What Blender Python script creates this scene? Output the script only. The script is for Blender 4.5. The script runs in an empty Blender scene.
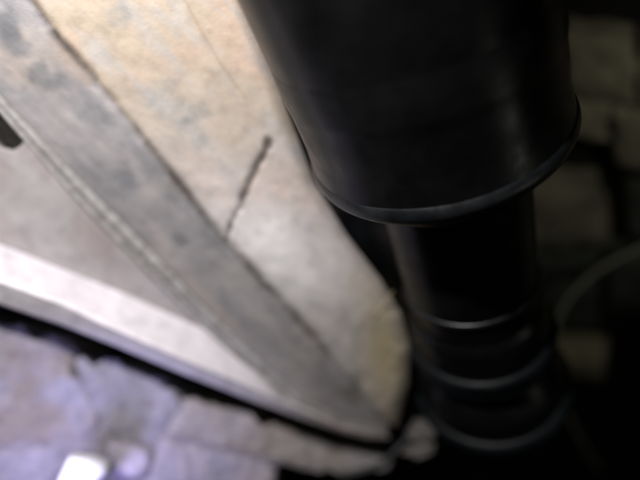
import bpy, bmesh, math, random
from mathutils import Vector, Matrix, noise
random.seed(7)
C = bpy.context.scene.collection
SC = bpy.context.scene

# ------------------------------------------------------------------ camera
F = 498.0                                   # focal length in photograph pixels (640 wide)
G = Vector((245, 534, 498)).normalized()    # gravity seen from the lens (x right, y down, z forward)
CAMH = 1.12
fw = Vector((0, 0, 1)); yw = (fw - fw.dot(G) * G).normalized(); zw = -G; xw = yw.cross(zw)
LOC = Vector((0, 0, CAMH))
def w_dir(v):
    v = Vector(v); return Vector((xw.dot(v), yw.dot(v), zw.dot(v)))
def w_pt(v): return LOC + w_dir(v)
def at(px, py, d): return w_pt(((px - 320) / F * d, (py - 240) / F * d, d))
R_, U_, B_ = w_dir((1, 0, 0)), w_dir((0, -1, 0)), w_dir((0, 0, -1))
cam_d = bpy.data.cameras.new('camera'); cam = bpy.data.objects.new('camera', cam_d); C.objects.link(cam)
cam.matrix_world = Matrix.Translation(LOC) @ Matrix((R_, U_, B_)).transposed().to_4x4()
cam_d.sensor_width = 36; cam_d.lens = 36 * F / 640; cam_d.clip_start = .01; cam_d.clip_end = 50
cam_d.dof.use_dof = True; cam_d.dof.focus_distance = 0.258; cam_d.dof.aperture_fstop = 1.9
SC.camera = cam

# ------------------------------------------------------------------ world, light, exposure
wd = bpy.data.worlds.new('World'); SC.world = wd; wd.use_nodes = True
wd.node_tree.nodes['Background'].inputs[0].default_value = (.55, .6, .75, 1)
wd.node_tree.nodes['Background'].inputs[1].default_value = 0.012
SC.view_settings.view_transform = 'Standard'; SC.view_settings.look = 'None'
SC.view_settings.exposure = 0; SC.view_settings.gamma = 1
def lamp(name, kind, loc, target, energy, col, **kw):
    d = bpy.data.lights.new(name, kind); o = bpy.data.objects.new(name, d); C.objects.link(o)
    d.energy = energy; d.color = col
    for k, v in kw.items(): setattr(d, k, v)
    o.location = loc
    o.rotation_euler = (Vector(target) - Vector(loc)).to_track_quat('-Z', 'Y').to_euler()
    return o
lamp('torch_light', 'SPOT', w_pt((-.14, -.17, -.01)), at(235, 250, .36), 10.8, (1, .95, .94),
     spot_size=math.radians(126), spot_blend=.8, shadow_soft_size=.008)
lamp('wall_fill', 'SPOT', w_pt((.30, -.10, .05)), at(640, 210, .75), 1.0, (1, .98, .84),  # added fill that brightens the brick wall right of the pipe
     spot_size=math.radians(80), spot_blend=.9, shadow_soft_size=.006)
lamp('violet_light', 'SPOT', w_pt((-.20, .215, .24)), at(84, 450, .41), 2.0, (.56, .52, 1),
     spot_size=math.radians(82), spot_blend=1, shadow_soft_size=.03)

# ------------------------------------------------------------------ helpers
def tag(o, label=None, cat=None, group=None, kind=None):
    if label: o['label'] = label
    if cat: o['category'] = cat
    if group: o['group'] = group
    if kind: o['kind'] = kind
    return o
def empty(name, loc, label, cat, group=None):
    o = bpy.data.objects.new(name, None); C.objects.link(o); o.location = loc; o.empty_display_size = .02
    return tag(o, label, cat, group)
def mesh(name, verts, faces, mat, parent=None, smooth=True, tint=None):
    me = bpy.data.meshes.new(name)
    off = Vector(parent.location) if parent else Vector((0, 0, 0))
    me.from_pydata([tuple(Vector(v) - off) for v in verts], [], faces); me.update()
    if smooth: me.polygons.foreach_set('use_smooth', [True] * len(me.polygons))
    if tint:
        a = me.color_attributes.new('tint', 'FLOAT_COLOR', 'POINT')
        flat = []
        for c in tint: flat += [c[0], c[1], c[2], 1]
        a.data.foreach_set('color', flat)
    bm = bmesh.new(); bm.from_mesh(me); bmesh.ops.recalc_face_normals(bm, faces=bm.faces); bm.to_mesh(me); bm.free()
    me.materials.append(mat)
    o = bpy.data.objects.new(name, me); C.objects.link(o)
    if parent: o.parent = parent
    return o
def sm(a, b, x):
    t = max(0, min(1, (x - a) / (b - a))); return t * t * (3 - 2 * t)
def lerp3(a, b, t): return tuple(a[i] + (b[i] - a[i]) * t for i in range(3))
def seg_dist(p, pl):
    best = (1e9, 0)
    n = len(pl) - 1
    for i in range(n):
        ax, ay = pl[i][0], pl[i][1]; bx, by = pl[i + 1][0], pl[i + 1][1]
        dx, dy = bx - ax, by - ay
        t = max(0, min(1, ((p[0] - ax) * dx + (p[1] - ay) * dy) / (dx * dx + dy * dy + 1e-9)))
        d = math.hypot(p[0] - ax - t * dx, p[1] - ay - t * dy)
        if d < best[0]: best = (d, (i + t) / n)
    return best
def resample(pl, n):
    L = [0]
    for a, b in zip(pl, pl[1:]): L.append(L[-1] + math.hypot(b[0] - a[0], b[1] - a[1]))
    out = []
    for k in range(n):
        s = L[-1] * k / (n - 1); i = 0
        while i < len(L) - 2 and L[i + 1] < s: i += 1
        t = (s - L[i]) / (L[i + 1] - L[i] + 1e-9)
        out.append(tuple(pl[i][j] + (pl[i + 1][j] - pl[i][j]) * t for j in range(len(pl[0]))))
    return out
def fbm(x, y, z, o=4): return noise.fractal(Vector((x, y, z)), 1.0, 2.0, o)

# ------------------------------------------------------------------ materials
def mat(name, base=(.4, .4, .4), rough=.85, attr=False, nscale=220, namt=.18, bump=.25, bdist=.0012, spec=.35,
        coat=0, grit=900, stain=None, rvar=.1, stretch=None):
    m = bpy.data.materials.new(name); m.use_nodes = True
    nt = m.node_tree; N = nt.nodes; L = nt.links; b = N['Principled BSDF']
    tc = N.new('ShaderNodeTexCoord'); co = tc.outputs['Object']
    if stretch:
        mp = N.new('ShaderNodeMapping'); mp.inputs['Scale'].default_value = stretch
        L.new(co, mp.inputs[0]); co = mp.outputs[0]
    n1 = N.new('ShaderNodeTexNoise'); n1.inputs['Scale'].default_value = nscale; n1.inputs['Detail'].default_value = 6
    n1.inputs['Roughness'].default_value = .65; L.new(co, n1.inputs[0])
    mr = N.new('ShaderNodeMapRange'); mr.inputs[1].default_value = .25; mr.inputs[2].default_value = .75
    mr.inputs[3].default_value = 1 - namt; mr.inputs[4].default_value = 1 + namt * .6; L.new(n1.outputs[0], mr.inputs[0])
    mx = N.new('ShaderNodeVectorMath'); mx.operation = 'SCALE'
    if attr:
        at_ = N.new('ShaderNodeAttribute'); at_.attribute_name = 'tint'; L.new(at_.outputs['Color'], mx.inputs[0])
    else: mx.inputs[0].default_value = base
    L.new(mr.outputs[0], mx.inputs['Scale']); col = mx.outputs[0]
    if stain:
        n3 = N.new('ShaderNodeTexNoise'); n3.inputs['Scale'].default_value = stain[1]; n3.inputs['Detail'].default_value = 5; L.new(co, n3.inputs[0])
        r3 = N.new('ShaderNodeMapRange'); r3.inputs[1].default_value = .52; r3.inputs[2].default_value = .75; L.new(n3.outputs[0], r3.inputs[0])
        mm = N.new('ShaderNodeMix'); mm.data_type = 'RGBA'; L.new(r3.outputs[0], mm.inputs[0]); L.new(col, mm.inputs[6])
        mm.inputs[7].default_value = (*stain[0], 1); col = mm.outputs[2]
    L.new(col, b.inputs['Base Color'])
    rr = N.new('ShaderNodeMapRange'); rr.inputs[1].default_value = .3; rr.inputs[2].default_value = .7
    rr.inputs[3].default_value = rough - rvar; rr.inputs[4].default_value = min(1, rough + rvar); L.new(n1.outputs[0], rr.inputs[0])
    L.new(rr.outputs[0], b.inputs['Roughness'])
    n2 = N.new('ShaderNodeTexNoise'); n2.inputs['Scale'].default_value = grit; n2.inputs['Detail'].default_value = 4; L.new(co, n2.inputs[0])
    ad = N.new('ShaderNodeMath'); ad.operation = 'ADD'; L.new(n1.outputs[0], ad.inputs[0]); L.new(n2.outputs[0], ad.inputs[1])
    bp = N.new('ShaderNodeBump'); bp.inputs['Strength'].default_value = bump; bp.inputs['Distance'].default_value = bdist
    L.new(ad.outputs[0], bp.inputs['Height']); L.new(bp.outputs[0], b.inputs['Normal'])
    b.inputs['Specular IOR Level'].default_value = spec; b.inputs['Coat Weight'].default_value = coat
    return m
M_plaster = mat('old_plaster', attr=True, nscale=70, namt=.12, bump=.28, bdist=.0008, grit=600)
M_bead = mat('dusty_bead', attr=True, nscale=260, namt=.22, bump=.5, rough=.7)
M_stone = mat('rubble_stone', attr=True, nscale=60, namt=.15, bump=.4, bdist=.0015)
M_pipe = mat('black_plastic', (.0035, .0037, .004), rough=.33, nscale=45, namt=.35, bump=.12, bdist=.0006, spec=.24, grit=500, rvar=.1,
             stain=((.007, .0068, .0065), 30))
M_rim = mat('black_rubber', (.006, .007, .008), rough=.38, nscale=60, namt=.3, bump=.12, bdist=.0005, spec=.5, stain=((.013, .015, .016), 30))
M_rim2 = mat('dull_rubber', (.004, .006, .007), rough=.46, nscale=60, namt=.3, bump=.2, bdist=.0005, spec=.17, stain=((.007, .009, .0095), 30))
M_brick = mat('dirty_brick', (.42, .38, .27), nscale=40, namt=.4, bump=.8, bdist=.004, grit=200, stain=((.12, .11, .085), 14))
M_brickg = mat('greenish_brick', (.14, .16, .13), nscale=40, namt=.4, bump=.8, bdist=.004, grit=200, stain=((.07, .075, .06), 14))
M_bricky = mat('yellow_brick', (.66, .58, .38), nscale=40, namt=.3, bump=.8, bdist=.003, grit=200)
M_mortar = mat('sooty_mortar', (.022, .02, .017), nscale=50, bump=.8, bdist=.004)
M_soil = mat('dark_soil', (.018, .016, .014), nscale=30, namt=.4, bump=1, bdist=.01, grit=120)
M_cable = mat('grey_cable', (.30, .29, .24), rough=.5, nscale=60)
M_chunk = mat('white_plaster', (.86, .86, .88), rough=.6, nscale=80, namt=.05, bump=.3)
M_straw = mat('straw', (.45, .36, .22), rough=.6)

# ------------------------------------------------------------------ ground
vs, fs = [], []
n = 60
for i in range(n + 1):
    for j in range(n + 1):
        x = (i / n - .5) * 6; y = (j / n - .5) * 6
        vs.append((x, y, .03 * fbm(x * 5, y * 5, 0)))
for i in range(n):
    for j in range(n):
        a = i * (n + 1) + j; fs.append((a, a + 1, a + n + 2, a + n + 1))
tag(mesh('ground', vs, fs, M_soil), kind='structure')

# ------------------------------------------------------------------ plastered ledge
# planes: 1/depth is linear over the picture plane for any flat face, so each face is a true plane in space
def dA(x, y): return 1 / (3.7 - .00053 * x - .00308 * y)
SEAM = [(-70, -118), (30, 0), (60, 40), (90, 72), (110, 98), (160, 160), (190, 198), (225, 240), (285, 305), (340, 366), (372, 404), (389, 424)]
EDGE = [(205, -110), (228, -50), (246, 0), (268, 60), (290, 120), (313, 180), (345, 232), (380, 278), (402, 315), (411, 350), (409, 388), (397, 430)]
TWIN_U = [(-90, 4), (0, 94), (60, 158), (110, 208), (160, 258), (200, 300), (260, 358), (300, 396), (345, 420), (388, 430)]
TWIN_L = [(-100, 16), (-6, 106), (51, 173), (99, 225), (147, 273), (186, 312), (247, 368), (291, 405), (343, 425), (387, 433)]
D_TOP = [(-100, 206), (0, 244), (56, 266), (124, 293), (170, 314), (210, 332), (256, 368), (293, 406), (343, 427), (386.5, 434)]
D_BOT = [(-100, 246), (0, 282), (60, 303), (94, 320), (142, 341), (200, 366), (240, 382), (290, 405), (340, 427.5), (386, 435)]
LIP = [(-100, 272), (0, 306), (60, 326), (112, 346), (180, 374), (240, 397), (300, 419), (340, 432), (365, 438), (390, 439)]
def tipf(x): return 1 - sm(150, 390, x)     # thickness steps close up towards the tip
def d_seam(x, y): return dA(x, y)
def d_tu(x, y): return dA(x, y) + .004 + .016 * tipf(x)
def d_tl(x, y): return dA(x, y) + .005 + .018 * tipf(x)
def d_dt(x, y): return dA(x, y) + .006 + .022 * tipf(x)
def d_db(x, y): return dA(x, y) + .002 - .020 * tipf(x)
def d_lp(x, y): return dA(x, y) + .004 - .014 * tipf(x)
CRACK = [(268, 141), (264, 153), (254, 168), (247, 184), (240, 202), (234, 216), (225, 240)]
CREASE = [(170, -20), (196, 28), (216, 62), (242, 98)]
OUT = w_dir((-.15, -.15, -1)).normalized()     # general outward direction of the ledge
root = empty('plaster_ledge', at(180, 200, .40), 'cream and grey plastered ledge ending in a blunt tip beside the black pipe', 'ledge')
def blot(p, cx, cy, rx, ry, ang=0):
    c, s = math.cos(ang), math.sin(ang); dx, dy = p[0] - cx, p[1] - cy
    u, v = (dx * c + dy * s) / rx, (-dx * s + dy * c) / ry
    wob = .5 * fbm(p[0] * .04, p[1] * .04, 9, 3)
    return max(0, 1 - sm(.3, 1.1, math.sqrt(u * u + v * v) + wob))
def streak(p, s=1.0, z=0):          # noise drawn out along the run of the ledge
    u = (p[0] + p[1]) * .7071; v = (p[0] - p[1]) * .7071
    return fbm(u * .010 * s, v * .035 * s, z, 5)
def surf(p, which):
    """relief in metres along OUT, from the place on the ledge"""
    x, y = p
    h = .0009 * fbm(x * .022, y * .022, 1, 5) + .0006 * streak(p, 1.5, 2)
    ds, _ = seg_dist(p, SEAM)
    j = .5 + .9 * fbm(x * .035, y * .035, 3, 2)
    wseam = 1 if which in 'AB' else 0
    h -= wseam * (.0014 + .0018 * max(0, j)) * math.exp(-((ds) / (3.4 + 2.2 * max(0, j))) ** 2) * (1 - .6 * sm(300, 380, x))
    if which == 'A':
        dc, tc = seg_dist((x + 1.5 * fbm(x * .1, y * .1, 5), y), CRACK)
        h -= (.0042 - .0018 * tc) * math.exp(-(dc / (3.4 - 1.6 * tc + 1.3 * fbm(x * .12, y * .12, 8, 2))) ** 2)
        dr, tr = seg_dist(p, CREASE); h -= .0007 * math.exp(-(dr / 2.2) ** 2) * sm(0, .1, 1 - tr)
        de, _ = seg_dist(p, EDGE)
        h -= .010 * max(0, 1 - de / 16) ** 2
        # sunken yellow hollow near the tip
        h -= .0015 * blot(p, 378, 352, 30, 70, .1)
    return h
def col(p, which):
    x, y = p
    m = fbm(x * .012, y * .012, 20, 5); s = streak(p, 1.2, 31); f = fbm(x * .06, y * .06, 40, 4)
    ds, _ = seg_dist(p, SEAM)
    if which == 'A':
        c = lerp3((.38, .32, .25), (.47, .44, .425), sm(40, 230, y + 40 * m))
        c = lerp3(c, (.46, .34, .265), max(0, min(.7, 1.0 * m + .1)) * (1 - .5 * sm(150, 300, y)))
        c = lerp3(c, (.34, .34, .34), max(0, min(.6, s * 1.0)))
        for b in ((120, 14, 24, 16, .6), (166, 82, 13, 24, .5), (186, 116, 20, 30, .5), (150, 100, 24, 14, .8), (200, 140, 24, 14, .8)):
            c = lerp3(c, (.24, .255, .255), .5 * blot(p, *b) * max(.2, min(1, .7 + 1.6 * f)))
        c = lerp3(c, (.80, .785, .79), .95 * math.exp(-(((x - 275) * .78 + (y - 250) * .62) / 70) ** 2 - (((x - 275) * -.62 + (y - 250) * .78) / 38) ** 2) * max(.45, min(1, .9 + .8 * m)))  # bright hotspot of light painted into the plaster colour
        c = lerp3(c, (.37, .31, .165), .85 * math.exp(-((x - 384 - .06 * (y - 350)) / (26 + 8 * m)) ** 2 - ((y - 350) / 66) ** 2))
        c = lerp3(c, (.30, .27, .18), .5 * blot(p, 398, 410, 14, 24, .1))
        dc, tc = seg_dist((x + 3 * fbm(x * .1, y * .1, 5), y), CRACK); c = lerp3(c, (.07, .055, .05), .85 * math.exp(-(dc / (3.8 - 1.6 * tc + 1.0 * f)) ** 2))
        dr, tr = seg_dist((x - 2, y), CREASE); c = lerp3(c, (.24, .17, .12), .32 * math.exp(-(dr / 2.0) ** 2))
    elif which == 'B':
        c = lerp3((.38, .36, .36), (.24, .24, .25), max(0, min(1, .45 + .9 * s)))
        c = lerp3(c, (.44, .38, .33), max(0, min(.6, m)))
        for b in ((10, 38, 34, 14, .7), (42, 75, 26, 12, .8), (5, 20, 20, 14, .8), (125, 178, 15, 12, .5), (180, 235, 20, 9, .6), (60, 78, 16, 10, .6)):
            c = lerp3(c, (.15, .16, .175), .7 * blot(p, *b))
        c = lerp3(c, (.33, .25, .18), .55 * blot(p, 72, 58, 36, 14, .85))
        c = lerp3(c, (.27, .25, .235), .5 * sm(230, 380, x))
        c = lerp3(c, (.14, .13, .11), .6 * blot(p, 352, 396, 20, 9, .5))
    elif which == 'C':
        c = lerp3((.34, .30, .30), (.40, .38, .385), max(0, min(1, .5 + m + .6 * s)))
        c = lerp3(c, (.012, .010, .009), sm(.05, .3, blot(p, -2, 124, 36, 15, .72)))  # darkness of the hole painted into the colour; the dent itself is shallow
    else:
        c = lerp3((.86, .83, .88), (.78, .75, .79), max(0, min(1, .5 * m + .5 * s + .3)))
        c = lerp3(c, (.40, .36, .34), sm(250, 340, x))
    if which in 'AB':
        k = .95 * math.exp(-(ds / (4.8 + 2.5 * m)) ** 2) * max(.4, min(1, .8 + 1.2 * m + .5 * f)) * (1 - .5 * sm(260, 380, x))
        c = lerp3(c, (.07, .06, .052), k)
    if which == 'bead':
        pass
    return lerp3(c, (c[0] * .8, c[1] * .8, c[2] * .8), max(0, min(1, f)))
def patch(name, curL, curR, dL, dR, nu, nv, which, mt, thick=.03, prof=None, hole=None, label=None):
    L = resample(curL, nu); R = resample(curR, nu)
    front, tint, px = [], [], []
    for i in range(nu):
        l, r = L[i], R[i]
        PL, PR = at(*l, dL(*l)), at(*r, dR(*r))
        for j in range(nv):
            t = j / (nv - 1)
            P = PL.lerp(PR, t); q = (l[0] + (r[0] - l[0]) * t, l[1] + (r[1] - l[1]) * t)
            h = surf(q, which)
            if prof: h += prof(q, t)
            P = P + OUT * h
            if hole: P = P - OUT * hole(q)
            front.append(P); cc = col(q, which)
            if name == 'corner_bead':
                cc = lerp3((.46, .45, .445), (.30, .29, .28), max(0, min(1, .4 + fbm(q[0] * .08, q[1] * .08, 4, 4))))
                dk = max(math.exp(-((t - .0) / .10) ** 2), .85 * math.exp(-((t - .42) / .09) ** 2), .7 * math.exp(-((t - 1) / .08) ** 2))
                cc = lerp3(cc, (.09, .085, .08), dk * (1 - .5 * sm(250, 370, q[0])))
            tint.append(cc); px.append(q)
    faces = []
    def idx(i, j): return i * nv + j
    for i in range(nu - 1):
        for j in range(nv - 1):
            faces.append((idx(i, j), idx(i + 1, j), idx(i + 1, j + 1), idx(i, j + 1)))
    # back and sides
    rim = [idx(i, 0) for i in range(nu)] + [idx(nu - 1, j) for j in range(1, nv)] + [idx(i, nv - 1) for i in range(nu - 2, -1, -1)] + [idx(0, j) for j in range(nv - 2, 0, -1)]
    cen = sum((front[k] for k in rim), Vector()) / len(rim)
    verts = list(front); base = len(verts)
    for k in rim:
        verts.append(front[k] + (cen - front[k]) * .004 - OUT * thick); tint.append(tint[k])
    m_ = len(rim)
    for k in range(m_): faces.append((rim[k], base + k, base + (k + 1) % m_, rim[(k + 1) % m_]))
    # flat back as strip quads between the two long sides
    bi = {rim[k]: base + k for k in range(m_)}
    for i in range(nu - 1):
        faces.append((bi[idx(i, 0)], bi[idx(i, nv - 1)], bi[idx(i + 1, nv - 1)], bi[idx(i + 1, 0)]))
    # ends are closed by fans
    faces.append(tuple(bi[idx(0, j)] for j in range(nv))); faces.append(tuple(bi[idx(nu - 1, j)] for j in range(nv)))
    o = mesh(name, verts, faces, mt, root, tint=tint)
    if label: o['label'] = label
    return o
patch('plaster_face', SEAM, EDGE, d_seam, d_seam, 300, 150, 'A', M_plaster, .035, label='cream plaster face with a short dark crack')
patch('side_face', TWIN_U, SEAM, d_tu, d_seam, 280, 80, 'B', M_plaster, .018, label='grey streaked side face between the seam and the bead')
def bead_prof(q, t):
    r = .0022 * max(0, math.sin(math.pi * t)) ** .6 - .0016 * math.exp(-((t - .42) / .08) ** 2)
    r += .0009 * math.exp(-((t - .12) / .10) ** 2) + .0007 * math.exp(-((t - .86) / .10) ** 2)
    r += .0009 * fbm(q[0] * .22, q[1] * .22, 6, 3) * (0.3 + sm(40, 200, q[0]))
    return r * (1 - .7 * sm(290, 385, q[0]))
def col_bead_wrap(): pass
patch('corner_bead', TWIN_L, TWIN_U, d_tl, d_tu, 420, 15, 'B', M_bead, .006, prof=bead_prof, label='thin raised ribbed bead along the edge')
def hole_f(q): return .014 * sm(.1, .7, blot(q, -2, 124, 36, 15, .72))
def shelf_prof(q, t): return 0
patch('recessed_panel', D_TOP, TWIN_L, d_dt, d_tl, 240, 60, 'C', M_plaster, .03, hole=hole_f, label='brownish sunken panel with a shallow hole painted dark at its upper end')
def ledge_prof(q, t): return -.004 * max(0, 1 - t / .12) ** 2 * tipf(q[0])
patch('ledge_top', D_BOT, D_TOP, d_db, d_dt, 240, 34, 'D', M_plaster, .02, prof=ledge_prof, label='pale narrow ledge catching the light')
patch('ledge_lip', LIP, D_BOT, d_lp, d_db, 240, 20, 'E', M_plaster, .02, prof=ledge_prof, label='lilac grey front lip of the ledge')

# ------------------------------------------------------------------ black drain pipe (a vertical lathe)
d1 = .30
P1 = Vector(((445 - 320) / F * d1, (155 - 240) / F * d1, d1))
def ax(s): return w_pt(P1 + G * s)
AX0 = ax(0)
pipe = empty('drain_pipe', (AX0.x, AX0.y, 0), 'black plastic drain pipe stepping down from a wide socket to a narrow ringed pipe', 'pipe')
def lathe(name, prof, mt, parent, seg=160, wob=.0, lean=0):
    vs, fs = [], []
    for s, r in prof:
        for k in range(seg):
            a = 2 * math.pi * k / seg
            rr = r * (1 + wob * noise.noise(Vector((math.cos(a) * 1.5, math.sin(a) * 1.5, s * 20))))
            q = lean * (-.002 + .055 * min(0, s))
            vs.append((AX0.x + rr * math.cos(a) + R_.x * q, AX0.y + rr * math.sin(a) + R_.y * q, AX0.z - s))
    m_ = len(prof)
    for i in range(m_ - 1):
        for k in range(seg):
            fs.append((i * seg + k, i * seg + (k + 1) % seg, (i + 1) * seg + (k + 1) % seg, (i + 1) * seg + k))
    return mesh(name, vs, fs, mt, parent)
def tube_ring(name, s0, R, r, mt, flat=1.0, seg=160, lean=0):
    n_ = 22; prof = [(s0 + r * flat * math.cos(2 * math.pi * k / n_), R + r * math.sin(2 * math.pi * k / n_)) for k in range(n_ + 1)]
    return lathe(name, prof, mt, pipe, seg, lean=lean)
def smooth_prof(pts, n_=10):
    out = []
    for k in range(len(pts) - 1):
        for j in range(n_): t = j / n_; out.append((pts[k][0] + (pts[k + 1][0] - pts[k][0]) * t, pts[k][1] + (pts[k + 1][1] - pts[k][1]) * t))
    out.append(pts[-1]); return out
R1 = .0712
lathe('upper_pipe', smooth_prof([(-.60, R1 - .002), (-.089, R1 - .0006)], 6), M_pipe, pipe, wob=.006, lean=1)
lathe('socket', smooth_prof([(-.094, R1 - .0012), (-.088, R1 - .0004), (-.078, R1 + .0002), (-.069, R1 + .0004), (-.063, R1), (-.039, R1 + .0004), (-.029, R1 + .0016), (-.020, R1 + .0026)], 5), M_pipe, pipe, wob=.006, lean=1)
tube_ring('socket_rim', -.019, R1 - .0016, .0056, M_rim, 1.3, lean=1)
lathe('reducer_cone', smooth_prof([(-.013, R1 - .002), (-.005, R1 - .010), (.006, .056), (.012, .0505)], 5), M_pipe, pipe)
lathe('lower_pipe', [(.006, .0478), (.10, .0482), (.20, .0485), (.27, .0488), (.955, .0488)], M_pipe, pipe, wob=.004)
tube_ring('pipe_ring', .110, .0480, .0020, M_rim, 1.6)
lathe('coupling', smooth_prof([(.133, .049), (.140, .0525), (.150, .0540), (.168, .0550), (.178, .0555)], 5), M_pipe, pipe)
tube_ring('coupling_rim', .177, .0550, .0052, M_rim2, 1.2)
tube_ring('coupling_rim', .191, .0540, .0052, M_rim2, 1.2)
lathe('bottom_socket', smooth_prof([(.212, .050), (.222, .058), (.232, .0635), (.260, .0655)], 5), M_pipe, pipe)
tube_ring('bottom_rim', .262, .0650, .0070, M_rim2, 1.2)

# ------------------------------------------------------------------ stones: lumpy star-shaped blocks with depth
def stone(name, poly, dep, mt, cA, cB, parent=None, bulge=.008, thick=.06, rough_=.0022, seed=0, rings=20, seg=110, label=None, cat=None, group=None, edge=.05, back=None):
    cx = sum(p[0] for p in poly) / len(poly); cy = sum(p[1] for p in poly) / len(poly)
    loop = resample(poly + [poly[0]], seg + 1)[:-1]
    loop = [(x + 3 * rough_ / .0022 * noise.noise(Vector((x * .09, y * .09, seed))), y + 3 * rough_ / .0022 * noise.noise(Vector((x * .09, y * .09, seed + 5)))) for x, y in loop]
    vs, tn, fs = [], [], []
    o_ = w_dir((0, -.25, -1)).normalized()
    def put(x, y, rr):
        P = at(x, y, dep(x, y))
        e = (1 - rr ** 9)
        h = bulge * e + rough_ * fbm(x * .03, y * .03, seed, 5) * (1 if rr < .99 else .3) + .5 * rough_ * fbm(x * .1, y * .1, seed + 3, 4)
        vs.append(P + o_ * h)
        m_ = fbm(x * .02, y * .02, seed + 11, 5)
        c = lerp3(cA, cB, max(0, min(1, .5 + 1.1 * m_)))
        f_ = fbm(x * .08, y * .08, seed + 17, 4); c = lerp3(c, (c[0] * .6, c[1] * .6, c[2] * .6), max(0, min(.5, f_ * .7)))
        tn.append(c)
    put(cx, cy, 0)
    for r_ in range(1, rings + 1):
        rr = r_ / rings
        for x, y in loop: put(cx + (x - cx) * rr, cy + (y - cy) * rr, rr)
    for k in range(seg): fs.append((0, 1 + k, 1 + (k + 1) % seg))
    for r_ in range(rings - 1):
        a = 1 + r_ * seg
        for k in range(seg): fs.append((a + k, a + seg + k, a + seg + (k + 1) % seg, a + (k + 1) % seg))
    a = 1 + (rings - 1) * seg; base = len(vs)
    bd = back or (-o_)
    for k in range(seg): vs.append(vs[a + k] + bd * thick); tn.append(tn[a + k])
    for k in range(seg): fs.append((a + k, base + k, base + (k + 1) % seg, a + (k + 1) % seg))
    vs.append(at(cx, cy, dep(cx, cy)) + bd * thick); tn.append(tn[0])
    for k in range(seg): fs.append((base + seg, base + (k + 1) % seg, base + k))
    o = mesh(name, vs, fs, mt, parent, tint=tn)
    if label or cat: tag(o, label, cat, group)
    return o
def dR(x, y): return .008 + 1 / (2.5 - .00133 * x + .00005 * (y - 330))
wall = empty('rubble_wall', at(60, 520, .50), 'rough lilac grey rubble wall showing below the dark gap under the ledge', 'wall')
LIL, GRY, WRM = (.34, .33, .385), (.275, .265, .29), (.34, .30, .27)
stone('stone', [(-90, 300), (-40, 313), (0, 324), (22, 326), (34, 338), (52, 334), (62, 348), (72, 368), (84, 388), (98, 410), (96, 432), (62, 442), (20, 446), (-90, 446)], dR, M_stone, LIL, (.27, .235, .21), wall, .0025, .10, rough_=.003, seed=1, rings=34, seg=180, label='large stone with a grey brown top')
stone('stone', [(74, 362), (82, 356), (92, 366), (104, 358), (118, 362), (134, 370), (150, 380), (178, 394), (184, 406), (170, 420), (158, 438), (130, 446), (104, 430), (92, 398)], dR, M_stone, GRY, LIL, wall, .002, .10, rough_=.003, seed=2, rings=26, seg=150)
stone('stone', [(182, 398), (210, 403), (236, 411), (252, 416), (256, 428), (268, 426), (276, 423), (300, 437), (330, 449), (352, 454), (392, 460), (390, 470), (350, 474), (300, 470), (262, 456), (215, 446), (166, 432), (172, 418)], lambda x, y: dR(x, y), M_stone, WRM, (.36, .34, .34), wall, .0025, .09, rough_=.003, seed=3, rings=22, seg=190)
stone('stone', [(160, 437), (200, 447), (262, 460), (276, 472), (268, 520), (130, 520), (152, 462)], dR, M_stone, (.44, .39, .42), LIL, wall, .0025, .10, rough_=.003, seed=4, rings=24, seg=120)
stone('stone', [(-90, 448), (20, 450), (52, 446), (66, 452), (58, 468), (50, 520), (-90, 520)], dR, M_stone, (.34, .32, .36), GRY, wall, .0025, .10, rough_=.003, seed=5, rings=24, seg=140)
stone('stone', [(110, 440), (138, 444), (156, 450), (150, 470), (140, 480), (116, 474), (104, 456)], lambda x, y: dR(x, y) - .001, M_stone, (.50, .46, .54), LIL, wall, .010, .08, seed=6, rings=16, seg=90)
stone('mortar_core', [(-90, 345), (0, 356), (45, 368), (70, 392), (100, 372), (160, 400), (240, 425), (330, 450), (340, 462), (262, 466), (240, 530), (-90, 530)], lambda x, y: dR(x, y) + .0008, M_stone, (.28, .26, .28), (.25, .235, .25), wall, .001, .12, seed=8, rings=40, seg=160)
# the wall's dark body stands on the ground below
bx = []
for t in (0, 1):
    for (x, y) in ((-90, 345), (60, 365), (240, 430), (250, 500), (-90, 520)):
        bx.append(at(x, y, dR(x, y) + .012) + w_dir((0, 0, 1)) * .0)
tops = [at(x, y, dR(x, y) + .03) for x, y in ((-90, 500), (60, 500), (235, 500))]
back = w_dir(fw - fw.dot(G) * G).normalized() * .12
vs = []
for p in tops: vs += [p, p + back, Vector((p.x, p.y, -.03)), Vector((p.x, p.y, -.03)) + back]
fs = []
for i in (0, 1):
    a, b = i * 4, i * 4 + 4
    fs += [(a, b, b + 1, a + 1), (a, a + 2, b + 2, b), (a + 1, b + 1, b + 3, a + 3), (a + 2, a + 3, b + 3, b + 2)]
fs += [(0, 1, 3, 2), (8, 10, 11, 9)]
mesh('wall_body', vs, fs, M_mortar, wall, smooth=False)

stone('plaster_chunk', [(70, 455), (88, 457), (104, 464), (107, 473), (96, 484), (84, 500), (52, 500), (60, 474)], lambda x, y: dR(x, y) - .05, M_chunk, (.8, .8, .8), (.8, .8, .8), None, .004, .02, .0008, 21, 12, 60,
      'bright white angular plaster chunk lying against the rubble wall', 'plaster chunk')
def dP(x, y): return .475
stone('pebble', [(418, 420), (432, 418), (440, 428), (434, 438), (418, 442), (408, 440), (409, 430)], dP, M_stone, (.17, .16, .15), (.11, .105, .10), None, .010, .02, .0025, 31, 10, 50,
      'larger grey rubble lump between the ledge tip and the pipe, uppermost of the pair', 'rubble lump', 'rubble lumps by the ledge tip')
stone('pebble', [(410, 446), (424, 440), (436, 443), (436, 452), (424, 458), (410, 458), (402, 453)], lambda x, y: .47, M_stone, (.17, .16, .145), (.09, .085, .08), None, .009, .02, .0025, 33, 10, 50,
      'smaller pale rubble lump just under the bigger one by the ledge tip', 'rubble lump', 'rubble lumps by the ledge tip')

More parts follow.
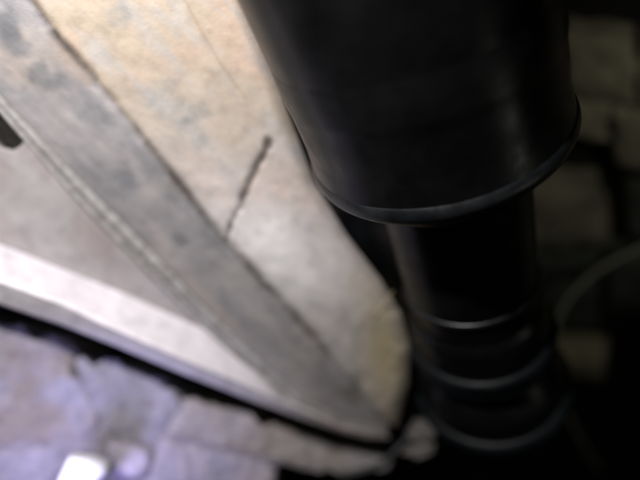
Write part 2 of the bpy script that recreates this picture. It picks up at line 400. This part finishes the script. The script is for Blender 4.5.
# ------------------------------------------------------------------ tubes: cable, cord, straw
def tube(name, pts, r, mt, label, cat, seg=14, sub=10):
    P = [Vector(p) for p in pts]; Q = []
    for i in range(len(P) - 1):
        p0, p1, p2, p3 = P[max(i - 1, 0)], P[i], P[i + 1], P[min(i + 2, len(P) - 1)]
        for k in range(sub):
            t = k / sub
            Q.append(.5 * ((2 * p1) + (p2 - p0) * t + (2 * p0 - 5 * p1 + 4 * p2 - p3) * t * t + (3 * p1 - p0 - 3 * p2 + p3) * t ** 3))
    Q.append(P[-1]); vs, fs = [], []
    nrm = Vector((.3, .2, .9))
    for i, q in enumerate(Q):
        tn = (Q[min(i + 1, len(Q) - 1)] - Q[max(i - 1, 0)]).normalized()
        a = tn.cross(nrm).normalized(); b = tn.cross(a)
        rr = r(i / (len(Q) - 1)) if callable(r) else r
        for k in range(seg): th = 2 * math.pi * k / seg; vs.append(q + rr * (math.cos(th) * a + math.sin(th) * b))
    for i in range(len(Q) - 1):
        for k in range(seg): fs.append((i * seg + k, i * seg + (k + 1) % seg, (i + 1) * seg + (k + 1) % seg, (i + 1) * seg + k))
    fs.append(tuple(range(seg))); fs.append(tuple(range(len(Q) * seg - seg, len(Q) * seg)))
    return tag(mesh(name, vs, fs, mt), label, cat)
tube('cable', [at(x, y, d) for x, y, d in ((760, 215, .60), (690, 226, .60), (640, 248, .60), (602, 268, .61), (574, 292, .62), (558, 318, .63), (553, 348, .64), (558, 385, .66), (575, 430, .69), (600, 470, .74))], .0032, M_cable,
     'thin grey cable curving down in front of the dark brick wall', 'cable')
tube('cord', [at(x, y, d) for x, y, d in ((340, 476, .47), (366, 470, .47), (384, 462, .47), (396, 450, .47), (408, 438, .475), (416, 428, .49))], .0026,
     mat('cord_grey', (.03, .034, .033), rough=.6), 'short dull grey cord lying between the rubble and the ledge tip', 'cord')
tube('straw', [at(x, y, dA(x, y) - .003) for x, y in ((373, 317), (380, 308), (386, 300), (393, 291))], .0003, M_straw,
     'tiny pale straw stuck to the yellowed end of the ledge', 'straw', 8)

# ------------------------------------------------------------------ brick wall behind the pipe
H = w_dir(Vector((875, 63, -498)).normalized()); Vv = Vector((0, 0, -1)); NW = H.cross(Vv).normalized()
W0 = at(600, 250, .74)
if NW.dot(LOC - W0) < 0: NW = -NW
def on_wall(px, py, off=0):
    dcv = w_dir(Vector(((px - 320) / F, (py - 240) / F, 1)))
    t = (W0 + NW * off - LOC).dot(NW) / dcv.dot(NW); return LOC + dcv * t
def wuv(px, py):
    p = on_wall(px, py) - W0; return p.dot(H), p.dot(Vv)
bw = empty('brick_wall', (W0.x, W0.y, 0), 'dim soot stained wall of uneven bricks behind the black pipe', 'wall')
# body
c = [W0 + H * u + Vector((0, 0, z - W0.z)) - NW * o_ for o_ in (.045, .16) for u, z in ((-1.6, -.03), (1.4, -.03), (1.4, 2.0), (-1.6, 2.0))]
mesh('mortar', c, [(0, 1, 2, 3), (7, 6, 5, 4), (0, 4, 5, 1), (1, 5, 6, 2), (2, 6, 7, 3), (3, 7, 4, 0)], M_mortar, bw, smooth=False)
def brick(uvs, mt, depth=.055, proud=0, seed=0):
    """uneven brick from four corners on the wall"""
    n_ = 8; vs, fs = [], []
    for layer, (o_, ins) in enumerate(((-depth, 0), (-.012, 0), (-.004, .04), (0, .11))):
        pass
    cu = sum(u for u, v in uvs) / 4; cv = sum(v for u, v in uvs) / 4
    ring = []
    for k in range(4):
        a, b = uvs[k], uvs[(k + 1) % 4]
        for j in range(n_): t = j / n_; ring.append((a[0] + (b[0] - a[0]) * t, a[1] + (b[1] - a[1]) * t))
    m_ = len(ring)
    for o_, ins in ((-depth, 0), (-.012, 0), (-.004, .035), (0, .10), (0, .4), (0, .7)):
        for u, v in ring:
            uu = u + (cu - u) * ins; vv = v + (cv - v) * ins
            nz = .006 * noise.noise(Vector((uu * 22, vv * 22, seed))) + .004 * noise.noise(Vector((uu * 60, vv * 60, seed)))
            uu += .006 * noise.noise(Vector((uu * 40, vv * 40, seed + 9))); vv += .005 * noise.noise(Vector((uu * 40, vv * 40, seed + 19)))
            vs.append(W0 + H * uu + Vv * vv + NW * (o_ + proud + nz))
    vs.append(W0 + H * cu + Vv * cv + NW * proud)
    for l in range(5):
        for k in range(m_): fs.append((l * m_ + k, l * m_ + (k + 1) % m_, (l + 1) * m_ + (k + 1) % m_, (l + 1) * m_ + k))
    for k in range(m_): fs.append((5 * m_ + k, 5 * m_ + (k + 1) % m_, len(vs) - 1))
    return mesh('brick', vs, fs, mt, bw)
quads = [
    ([(562, 33), (636, 44), (637, 107), (564, 96)], M_brick, 0), ([(562, 97), (609, 105), (609, 144), (566, 140)], M_brick, -.002),
    ([(611, 109), (690, 120), (690, 182), (614, 168)], M_brick, 0), ([(638, 46), (720, 58), (720, 116), (639, 106)], M_brick, -.002),
    ([(520, 184), (596, 190), (612, 244), (520, 250)], M_brick, .006), ([(622, 190), (700, 198), (702, 250), (628, 250)], M_brickg, -.02),
    ([(520, 258), (598, 262), (598, 284), (520, 280)], M_brickg, -.004), ([(604, 258), (700, 262), (700, 322), (606, 318)], M_brickg, -.008),
    ([(520, 288), (598, 292), (600, 336), (520, 338)], M_brickg, -.008), ([(536, 344), (606, 352), (605, 371), (537, 365)], M_bricky, .02),
]
for k, (q, mt, pr) in enumerate(quads): brick([wuv(*p) for p in q], mt, .055, pr, k)
# courses going on out of view, beyond the frame's right and the pipe's left
u1, _ = wuv(720, 150); u0, _ = wuv(500, 200)
k = 40
for row in range(-12, 9):
    v0 = row * .075
    for cnum in range(5):
        a = u1 + .01 + cnum * .21 + (row % 2) * .05
        brick([(a, v0), (a + .195, v0), (a + .195, v0 + .062), (a, v0 + .062)], M_brickg if (row + cnum) % 3 == 0 else M_brick, .05, random.uniform(-.006, .004), k); k += 1
        if cnum < 4 and row < 7:
            a = u0 - .03 - (cnum + 1) * .21 - (row % 2) * .05
            brick([(a, v0), (a + .195, v0), (a + .195, v0 + .062), (a, v0 + .062)], M_brickg if (row + cnum) % 3 else M_brick, .05, random.uniform(-.03, -.01), k); k += 1

# small warm lamp to the right that glints on the pipe's side
def pipe_reflect(px, py, s_guess=-.05):
    dcv = w_dir(Vector(((px - 320) / F, (py - 240) / F, 1))).normalized()
    a = Vector((dcv.x, dcv.y)); o2 = Vector((LOC.x - AX0.x, LOC.y - AX0.y))
    A_, B2, C_ = a.dot(a), 2 * a.dot(o2), o2.dot(o2) - R1 ** 2
    t = (-B2 - math.sqrt(max(0, B2 * B2 - 4 * A_ * C_))) / (2 * A_)
    p = LOC + dcv * t; n_ = Vector((p.x - AX0.x, p.y - AX0.y, 0)).normalized()
    return p, dcv - 2 * dcv.dot(n_) * n_
pp, rr = pipe_reflect(514, 84)
lamp('side_light', 'AREA', pp + rr * .55, pp, .05, (.95, .95, .82), size=.035)
